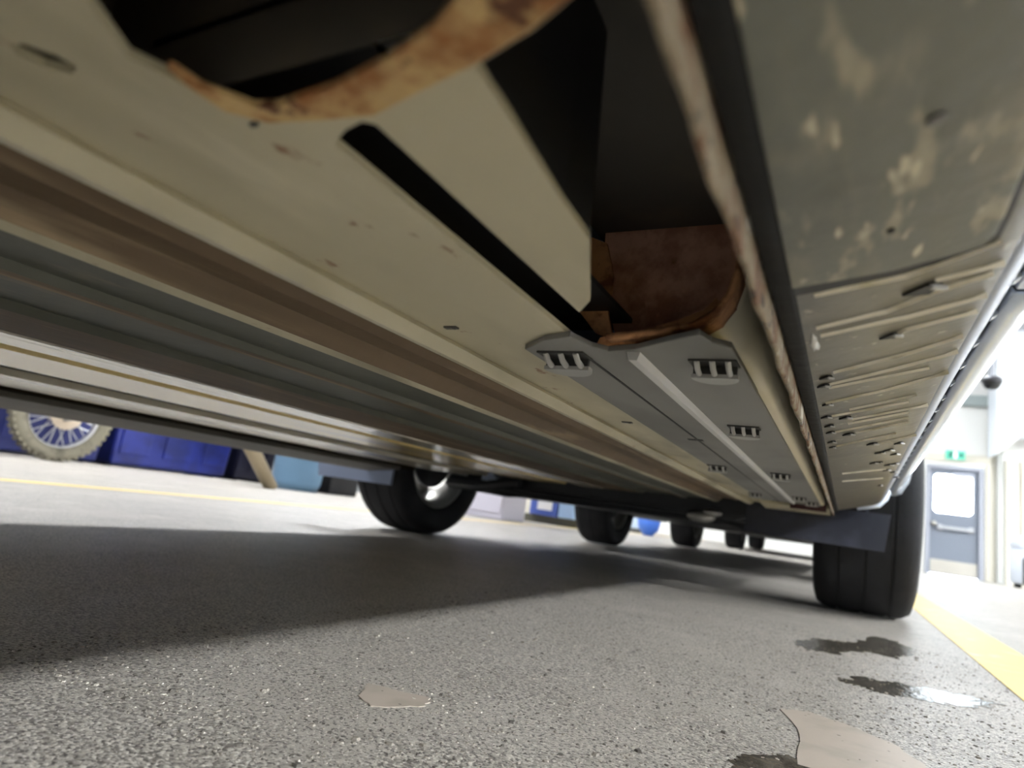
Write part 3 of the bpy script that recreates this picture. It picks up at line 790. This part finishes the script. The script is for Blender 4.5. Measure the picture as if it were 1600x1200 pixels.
# ------------------------------------------------------------------ cars parked further along the row
def parked(yf, label, paint):
    c = root('parked_car', (-.66, yf+1.2, 0), label, 'car')
    x0, x1 = -1.52, .16
    bm = new()
    sp = [(-.75,.34),(-.78,.6),(-.6,.86),(.25,.98),(.8,1.42),(1.9,1.48),(2.6,1.02),(3.2,.9),(3.24,.34)]
    A_, B_ = [], []
    for (y, z) in sp:
        tk = 0 if z < .95 else (z-.95)*.35
        A_.append(bm.verts.new((x0+tk, yf+y, z))); B_.append(bm.verts.new((x1-tk, yf+y, z)))
    for i in range(len(sp)-1): bm.faces.new((A_[i],A_[i+1],B_[i+1],B_[i]))
    bm.faces.new((A_[0],A_[-1],B_[-1],B_[0])); bm.faces.new(A_); bm.faces.new(B_)
    bmesh.ops.triangulate(bm, faces=[f for f in bm.faces if len(f.verts) > 4])
    obj('body_shell', bm, paint, c)
    bm = new(); prism(bm, [(x0+.2,yf-.7,.21),(x1-.2,yf-.7,.21),(x1-.2,yf+3.1,.20),(x0+.2,yf+3.1,.20)], Vector((0,0,.14))); obj('floor_pan', bm, m_sub, c, bevel=.02)
    bm = new(); prism(bm, [(x0,yf-.76,.22),(x1,yf-.76,.22),(x1,yf-.36,.24),(x0,yf-.36,.24)], Vector((0,0,.13))); obj('front_bumper', bm, paint, c, bevel=.02)
    bm = new(); prism(bm, [(x0,yf+2.85,.26),(x1,yf+2.85,.26),(x1,yf+3.22,.24),(x0,yf+3.22,.24)], Vector((0,0,.12))); obj('rear_bumper', bm, paint, c, bevel=.02)
    for s in (x0, x1-.05):
        bm = new(); box(bm, s, s+.05, yf+.42, yf+2.05, .2, .36); obj('side_sill', bm, paint, c, bevel=.01)
        for yw in (0, 2.45):
            wheel(-1.37 if s == x0 else .02, yf+yw, .31, .23, c, 1 if s == x0 else -1, 32)
            bm = new(); tube(bm, [((-1.3 if s == x0 else -.06), yf+yw, .31), (-.66, yf+yw, .3)], .03, 8); obj('axle', bm, m_sub, c, True)
    glazing(c, x0, x1, yf, .95, .35, [(.42,1.03),(.85,1.36),(1.85,1.41),(2.4,1.06)], [((.33,1.044),(.75,1.38)), ((1.97,1.434),(2.52,1.072))])
    return c
parked(4.0, 'dark car parked beyond the near car, its wheels showing under the bumper', m_body2)
parked(9.6, 'second car further down the row, only its wheels visible', m_body2)

# ------------------------------------------------------------------ along the left wall
m_bikerim = pmat('bike_alloy', C8(206,206,206), .3, .6); m_biketyre = pmat('dusty_tyre', C8(140,134,116), .85, 0, [(C8(104,98,84), 12, .45, .7, (1,1,1), 4)], .2, 60)
XB = -5.4
w0 = at(80, 722, 0, XB); br = .365
bc = Vector((XB, w0.y, br))
bike = root('dirt_bike', (XB, bc.y, 0), 'dirt bike with dusty knobbly front tyre and wire spokes by the blue bins', 'motorcycle')
bm = new()
lathe(bm, [(br-.105,-.035),(br-.07,-.055),(br-.03,-.055),(br-.012,-.04),(br-.008,0),(br-.012,.04),(br-.03,.055),(br-.07,.055),(br-.105,.035),(br-.1,0)], bc, (1,0,0), 48, 0, True)
ft = obj('front_wheel', bm, m_biketyre, bike, True, label='dusty beige knobbly tyre')
bm = new()
for k in range(44):
    a = 2*math.pi*k/44; d = Vector((0,math.cos(a),math.sin(a))); e2 = Vector((0,-math.sin(a),math.cos(a)))
    for s in (-1, 1):
        obox(bm, bc + d*(br-.01) + Vector((s*.03,0,0)), Vector((1,0,0)), d, e2, .016, .011, .014)
obj('tread_knobs', bm, m_biketyre, ft, kind='stuff')
bm = new(); lathe(bm, [(br-.10,-.03),(br-.115,-.025),(br-.12,0),(br-.115,.025),(br-.10,.03),(br-.095,0)], bc, (1,0,0), 40, 0, True); obj('rim', bm, m_bikerim, ft, True)
for k in range(28):
    a = 2*math.pi*k/28; b2 = a + (.5 if k % 2 else -.5)
    bm = new(); s = .03 if k % 4 < 2 else -.03
    tube(bm, [bc+Vector((s, .06*math.cos(b2), .06*math.sin(b2))), bc+Vector((0,(br-.115)*math.cos(a),(br-.115)*math.sin(a)))], .0045, 5); obj('spoke', bm, m_bikerim, ft)
bm = new(); lathe(bm, [(0,-.09),(.06,-.09),(.075,-.05),(.05,-.03),(.05,.03),(.12,.045),(.12,.055),(.05,.06),(.05,.09),(0,.09)], bc, (1,0,0), 20); obj('hub', bm, pmat('hub_cream', C8(222,206,184), .4), ft, True)
for s in (-1, 1):
    bm = new(); tube(bm, [bc+Vector((s*.11,-.02,-.05)), bc+Vector((s*.11,-.12,.3)), bc+Vector((s*.11,-.3,.72))], [.03,.03,.024], 10); obj('fork_leg', bm, pmat('fork_grey', C8(150,146,140), .4), bike, True)
yb = bc.y-1.45
bm = new(); lathe(bm, [(.24,-.05),(.33,-.06),(.37,-.03),(.375,0),(.37,.03),(.33,.06),(.24,.05)], (XB,yb,.375), (1,0,0), 32, 0, True); rw_ = obj('rear_wheel', bm, m_biketyre, bike, True)
bm = new(); lathe(bm, [(0,-.06),(.05,-.06),(.05,.06),(0,.06)], (XB,yb,.375), (1,0,0), 16)
for k in range(12):
    a = 2*math.pi*k/12; tube(bm, [(XB,yb,.375),(XB,yb+.25*math.cos(a),.375+.25*math.sin(a))], .005, 5)
obj('hub', bm, m_bikerim, rw_)
bm = new(); tube(bm, [(XB,yb,.375),(XB,yb+.5,.45),(XB,yb+.95,.5),(XB,bc.y-.3,1.05),(XB,yb+.35,.95)], .035, 10)
obj('frame', bm, pmat('bike_blue', C8(40,60,150), .4), bike, True)
bm = new(); obox(bm, Vector((XB,yb+.75,.55)), Vector((1,0,0)), Vector((0,1,0)), Vector((0,0,1)), .13, .2, .17); obj('engine', bm, m_steel, bike, bevel=.03)
bm = new(); obox(bm, Vector((XB,yb+.45,.98)), Vector((1,0,0)), Vector((0,1,.05)).normalized(), Vector((0,0,1)), .11, .42, .05); obj('seat', bm, m_black, bike, bevel=.03)
bm = new(); tube(bm, [(XB-.4,bc.y-.36,1.16),(XB-.12,bc.y-.32,1.1),(XB+.12,bc.y-.32,1.1),(XB+.4,bc.y-.36,1.16)], .014, 8); obj('handlebar', bm, m_steel, bike, True)

# blue plastic bins
def bin_(name, y0, y1, h_, mat, label, xf=-5.85, dep=.75):
    r_ = root(name, (xf-dep/2, (y0+y1)/2, 0), label, 'bin')
    bm = new(); t = .04
    b0 = [(xf-.03,y0+t,.02),(xf-.03,y1-t,.02),(xf-dep,y1-t,.02),(xf-dep,y0+t,.02)]
    t0 = [(xf,y0,h_),(xf,y1,h_),(xf-dep-.03,y1,h_),(xf-dep-.03,y0,h_)]
    A_ = [bm.verts.new(p) for p in b0]; B_ = [bm.verts.new(p) for p in t0]
    bm.faces.new(A_); bm.faces.new(B_)
    for i in range(4): bm.faces.new((A_[i],A_[(i+1)%4],B_[(i+1)%4],B_[i]))
    obj('bin_body', bm, mat, r_, bevel=.03)
    bm = new(); box(bm, xf-dep-.05, xf+.025, y0-.02, y1+.02, h_, h_+.05); obj('bin_lid', bm, mat, r_, bevel=.015)
    for k in range(3):
        yy = y0 + (y1-y0)*(k+.5)/3; w_ = (y1-y0)*.11
        bm = new(); prism(bm, [(xf-.022,yy-w_,.12),(xf-.022,yy+w_,.12),(xf-.001,yy+w_,h_-.06),(xf-.001,yy-w_,h_-.06)], Vector((.016,0,0))); obj('bin_panel', bm, mat, r_, bevel=.008)
    for yy in (y0+.1, y1-.1):
        bm = new(); box(bm, xf-dep*.5-.2, xf-dep*.5+.2, yy-.03, yy+.03, 0, .03); obj('runner', bm, m_black, r_)
    return r_
m_blue = pmat('blue_polyethylene', C8(34,46,128), .4, 0, [(C8(24,34,96), 3, .4, .65, (1,1,1), 3)])
m_navy = pmat('navy_polyethylene', C8(18,20,46), .5)
yA = at(0, 700, 0, -5.85).y - .55; yB = at(172, 700, 0, -5.85).y; yC = at(364, 720, 0, -5.85).y; yD = at(408, 730, 0, -5.85).y
bin_('blue_bin', yA, yB-.03, .78, pmat('blue_bin_b', C8(28,38,100), .5), 'blue plastic bin standing behind the dirt bike wheel')
bin_('blue_bin', yB+.02, yC, .8, m_blue, 'wide bright blue plastic bin to the right of the dirt bike')
bin_('blue_bin', yC+.05, yD+.2, .8, m_navy, 'narrow navy bin behind the leaning beige pole', dep=.6)
# leaning pole
pb = at(422, 764, 0, -4.55); pt_ = at(386, 690, 0, -4.6)
d = (pt_-pb)
bm = new(); tube(bm, [pb+Vector((0,0,.0)), pb+d*2.4], .07, 14)
for v in bm.verts:
    if v.co.z < 0: v.co.z = 0
pr_ = root('leaning_pole', (pb.x, pb.y, 0), 'thick beige pole leaning between the navy bin and the light blue tub', 'pole')
obj('pole', bm, pmat('pole_beige', C8(150,136,110), .6), pr_, True)
bm = new(); q = pb+d*2.4; lathe(bm, [(0,0),(.078,0),(.08,.03),(.06,.05),(0,.05)], q-d.normalized()*.02, d, 14); obj('pole_cap', bm, m_black, pr_, True)
# light blue tub (flared)
tb = at(462, 768, 0, -5.0); rb = .25
y_l, y_r = at(430, 745, 0, -5.0).y, at(497, 745, 0, -5.0).y
rb = (y_r-y_l)/2*.84
tub = root('light_blue_tub', (-5.0, (y_l+y_r)/2, 0), 'light blue plastic tub beside the leaning pole', 'tub')
cc = Vector((-5.0, (y_l+y_r)/2, 0))
bm = new(); lathe(bm, [(0,0),(rb*.88,0),(rb,.08),(rb*1.12,.75),(rb*1.18,.76),(rb*1.18,.8),(rb*1.1,.8),(rb*.95,.1),(0,.05)], cc, (0,0,1), 28); obj('tub_body', bm, pmat('light_blue_plastic', C8(96,128,154), .5), tub, True)
bm = new(); lathe(bm, [(rb*1.2,.76),(rb*1.24,.78),(rb*1.2,.81),(rb*1.15,.81)], cc, (0,0,1), 28); obj('tub_rim', bm, pmat('light_blue_rim', C8(150,190,214), .4), tub, True)
# black box right of the tub
k0 = (y_l+y_r)/2+rb*1.26+.08; k1 = k0+.45
bk = root('black_crate', (-5.2, (k0+k1)/2, 0), 'black crate between the light blue tub and the far tyre', 'crate')
bm = new(); box(bm, -5.5, -4.9, k0, k1, 0, .7); obj('crate_body', bm, m_black, bk, bevel=.02)
bm = new(); box(bm, -5.53, -4.87, k0-.03, k1+.03, .7, .76); obj('crate_lid', bm, m_black, bk, bevel=.015)
# lilac white cabinet
cbx = -3.0
c0 = at(786, 800, 0, cbx).y; 
wl_ = at(722, 790, 1, c0-.0).x
cb = root('white_cabinet', ((wl_+cbx)/2, c0+.25, 0), 'plain pale lilac cabinet right behind the far tyre', 'cabinet')
m_lil = pmat('lilac_white', C8(206,202,214), .5)
bm = new(); box(bm, wl_-.15, cbx, c0, c0+.5, 0, 1.2); obj('cabinet_body', bm, m_lil, cb, bevel=.012)
bm = new(); box(bm, wl_-.13, cbx-.02, c0-.018, c0-.001, .06, 1.17); dr_ = obj('cabinet_door', bm, m_lil, cb, bevel=.006)
bm = new(); tube(bm, [(cbx-.09,c0-.02,.65),(cbx-.09,c0-.05,.66),(cbx-.09,c0-.05,.84),(cbx-.09,c0-.02,.85)], .008, 8); obj('handle', bm, m_alloy, dr_, True)
# partition with plinth, blue notice board, light blue locker
Yp = 7.0
xp0 = at(770, 800, 1, Yp).x; xp1 = at(905, 815, 1, Yp).x
bm = new(); box(bm, xp0, xp1, Yp, Yp+.12, 0, 2.2); o = obj('wall_partition', bm, pmat('cream_partition', C8(232,226,206), .6)); o['kind'] = 'structure'
bm = new(); box(bm, xp0, xp1, Yp-.03, Yp-.001, 0, at(840, 804, 1, Yp).z); o = obj('baseboard_partition', bm, pmat('dark_plinth', C8(92,90,78), .6)); o['kind'] = 'structure'
z0 = at(840, 804, 1, Yp).z
def board(name, pxa, pxb, mat, label, cat):
    xa_, xb_ = at(pxa, 800, 1, Yp-.02).x, at(pxb, 800, 1, Yp-.02).x
    r_ = root(name, ((xa_+xb_)/2, Yp-.05, z0), label, cat)
    bm = new(); box(bm, xa_, xb_, Yp-.09, Yp-.002, z0+.002, 1.5); obj('board', bm, mat, r_, bevel=.008)
    return r_, xa_, xb_
r_, xa_, xb_ = board('notice_board', 831, 874, pmat('board_blue', C8(84,108,190), .5), 'blue board with a white square on the cream partition', 'board')
bm = new(); A = at(839, 795, 1, Yp-.1); B = at(864, 779, 1, Yp-.1); box(bm, A.x, B.x, Yp-.098, Yp-.091, A.z, A.z+.2); obj('white_sheet', bm, m_exitw if False else pmat('paper_white', C8(244,244,244), .6), r_)
bm = new(); box(bm, xa_-.01, xb_+.01, Yp-.1, Yp-.003, 1.5, 1.53); obj('board_cap', bm, m_frame, r_)
r_, xa_, xb_ = board('tall_panel', 876, 900, pmat('panel_light_blue', C8(170,200,236), .5), 'light blue panel to the right of the blue board', 'panel')
bm = new(); box(bm, xa_-.01, xb_+.01, Yp-.1, Yp-.003, 1.5, 1.53); obj('panel_cap', bm, m_frame, r_)
# blue ball-shaped drum and pale cabinet far away between the wheels
Yq = 9.3
p0 = at(1013, 828, 1, Yq)
dm = root('blue_drum', (p0.x, Yq, 0), 'round blue drum seen between the wheels of the dark car', 'drum')
bm = new(); lathe(bm, [(0,.0),(.07,.0),(.09,.03),(.14,.08),(.165,.2),(.14,.32),(.07,.38),(0,.4)], (p0.x,Yq,0), (0,0,1), 24); obj('drum_body', bm, pmat('drum_blue', C8(70,120,220), .4), dm, True)
bm = new(); lathe(bm, [(.05,.37),(.06,.42),(0,.43)], (p0.x,Yq,0), (0,0,1), 16); obj('drum_cap', bm, m_frame, dm, True)
A = at(974, 818, 1, 10.3); B = at(1004, 822, 1, 10.3)
pc = root('pale_cabinet', ((A.x+B.x)/2, 10.5, 0), 'pale blue white cabinet left of the blue drum', 'cabinet')
bm = new(); box(bm, A.x-.2, B.x, 10.3, 10.8, .06, 1.3); obj('cabinet_body', bm, pmat('pale_blue_white', C8(206,224,244), .5), pc, bevel=.02)
bm = new(); box(bm, A.x-.17, B.x-.03, 10.33, 10.77, 0, .06); obj('plinth', bm, m_steel, pc)

# machine by the right edge
Yv = 12.6
va = at(1588, 900, 1, Yv)
vc = root('shop_vacuum', (va.x+.12, Yv, 0), 'white drum vacuum with dark front by the right edge near the door', 'vacuum')
c = Vector((va.x+.14, Yv, 0))
bm = new(); lathe(bm, [(0,.06),(.2,.06),(.22,.1),(.22,.55),(.2,.6),(0,.6)], c, (0,0,1), 28); obj('drum', bm, pmat('vac_white', C8(220,228,240), .35), vc, True)
bm = new(); lathe(bm, [(.225,.6),(.23,.64),(.2,.72),(.1,.78),(0,.79)], c, (0,0,1), 28); obj('motor_head', bm, pmat('vac_head', C8(200,206,214), .35), vc, True)
bm = new(); box(bm, c.x-.1, c.x+.26, Yv-.26, Yv-.1, .05, .46); obj('front_pack', bm, m_body2, vc, bevel=.03)
bm = new(); tube(bm, [c+Vector((-.15,-.1,.62)), c+Vector((-.1,-.15,.74)), c+Vector((0,-.18,.66)), c+Vector((.08,-.2,.75)), c+Vector((.14,-.18,.6))], .022, 8); obj('hose', bm, m_alloy, vc, True)
for a in (.8, 2.4, 3.9, 5.5):
    bm = new(); lathe(bm, [(0,-.02),(.035,-.02),(.035,.02),(0,.02)], c+Vector((.17*math.cos(a),.17*math.sin(a),.035)), (1,0,0), 12); obj('caster', bm, m_rubber, vc)
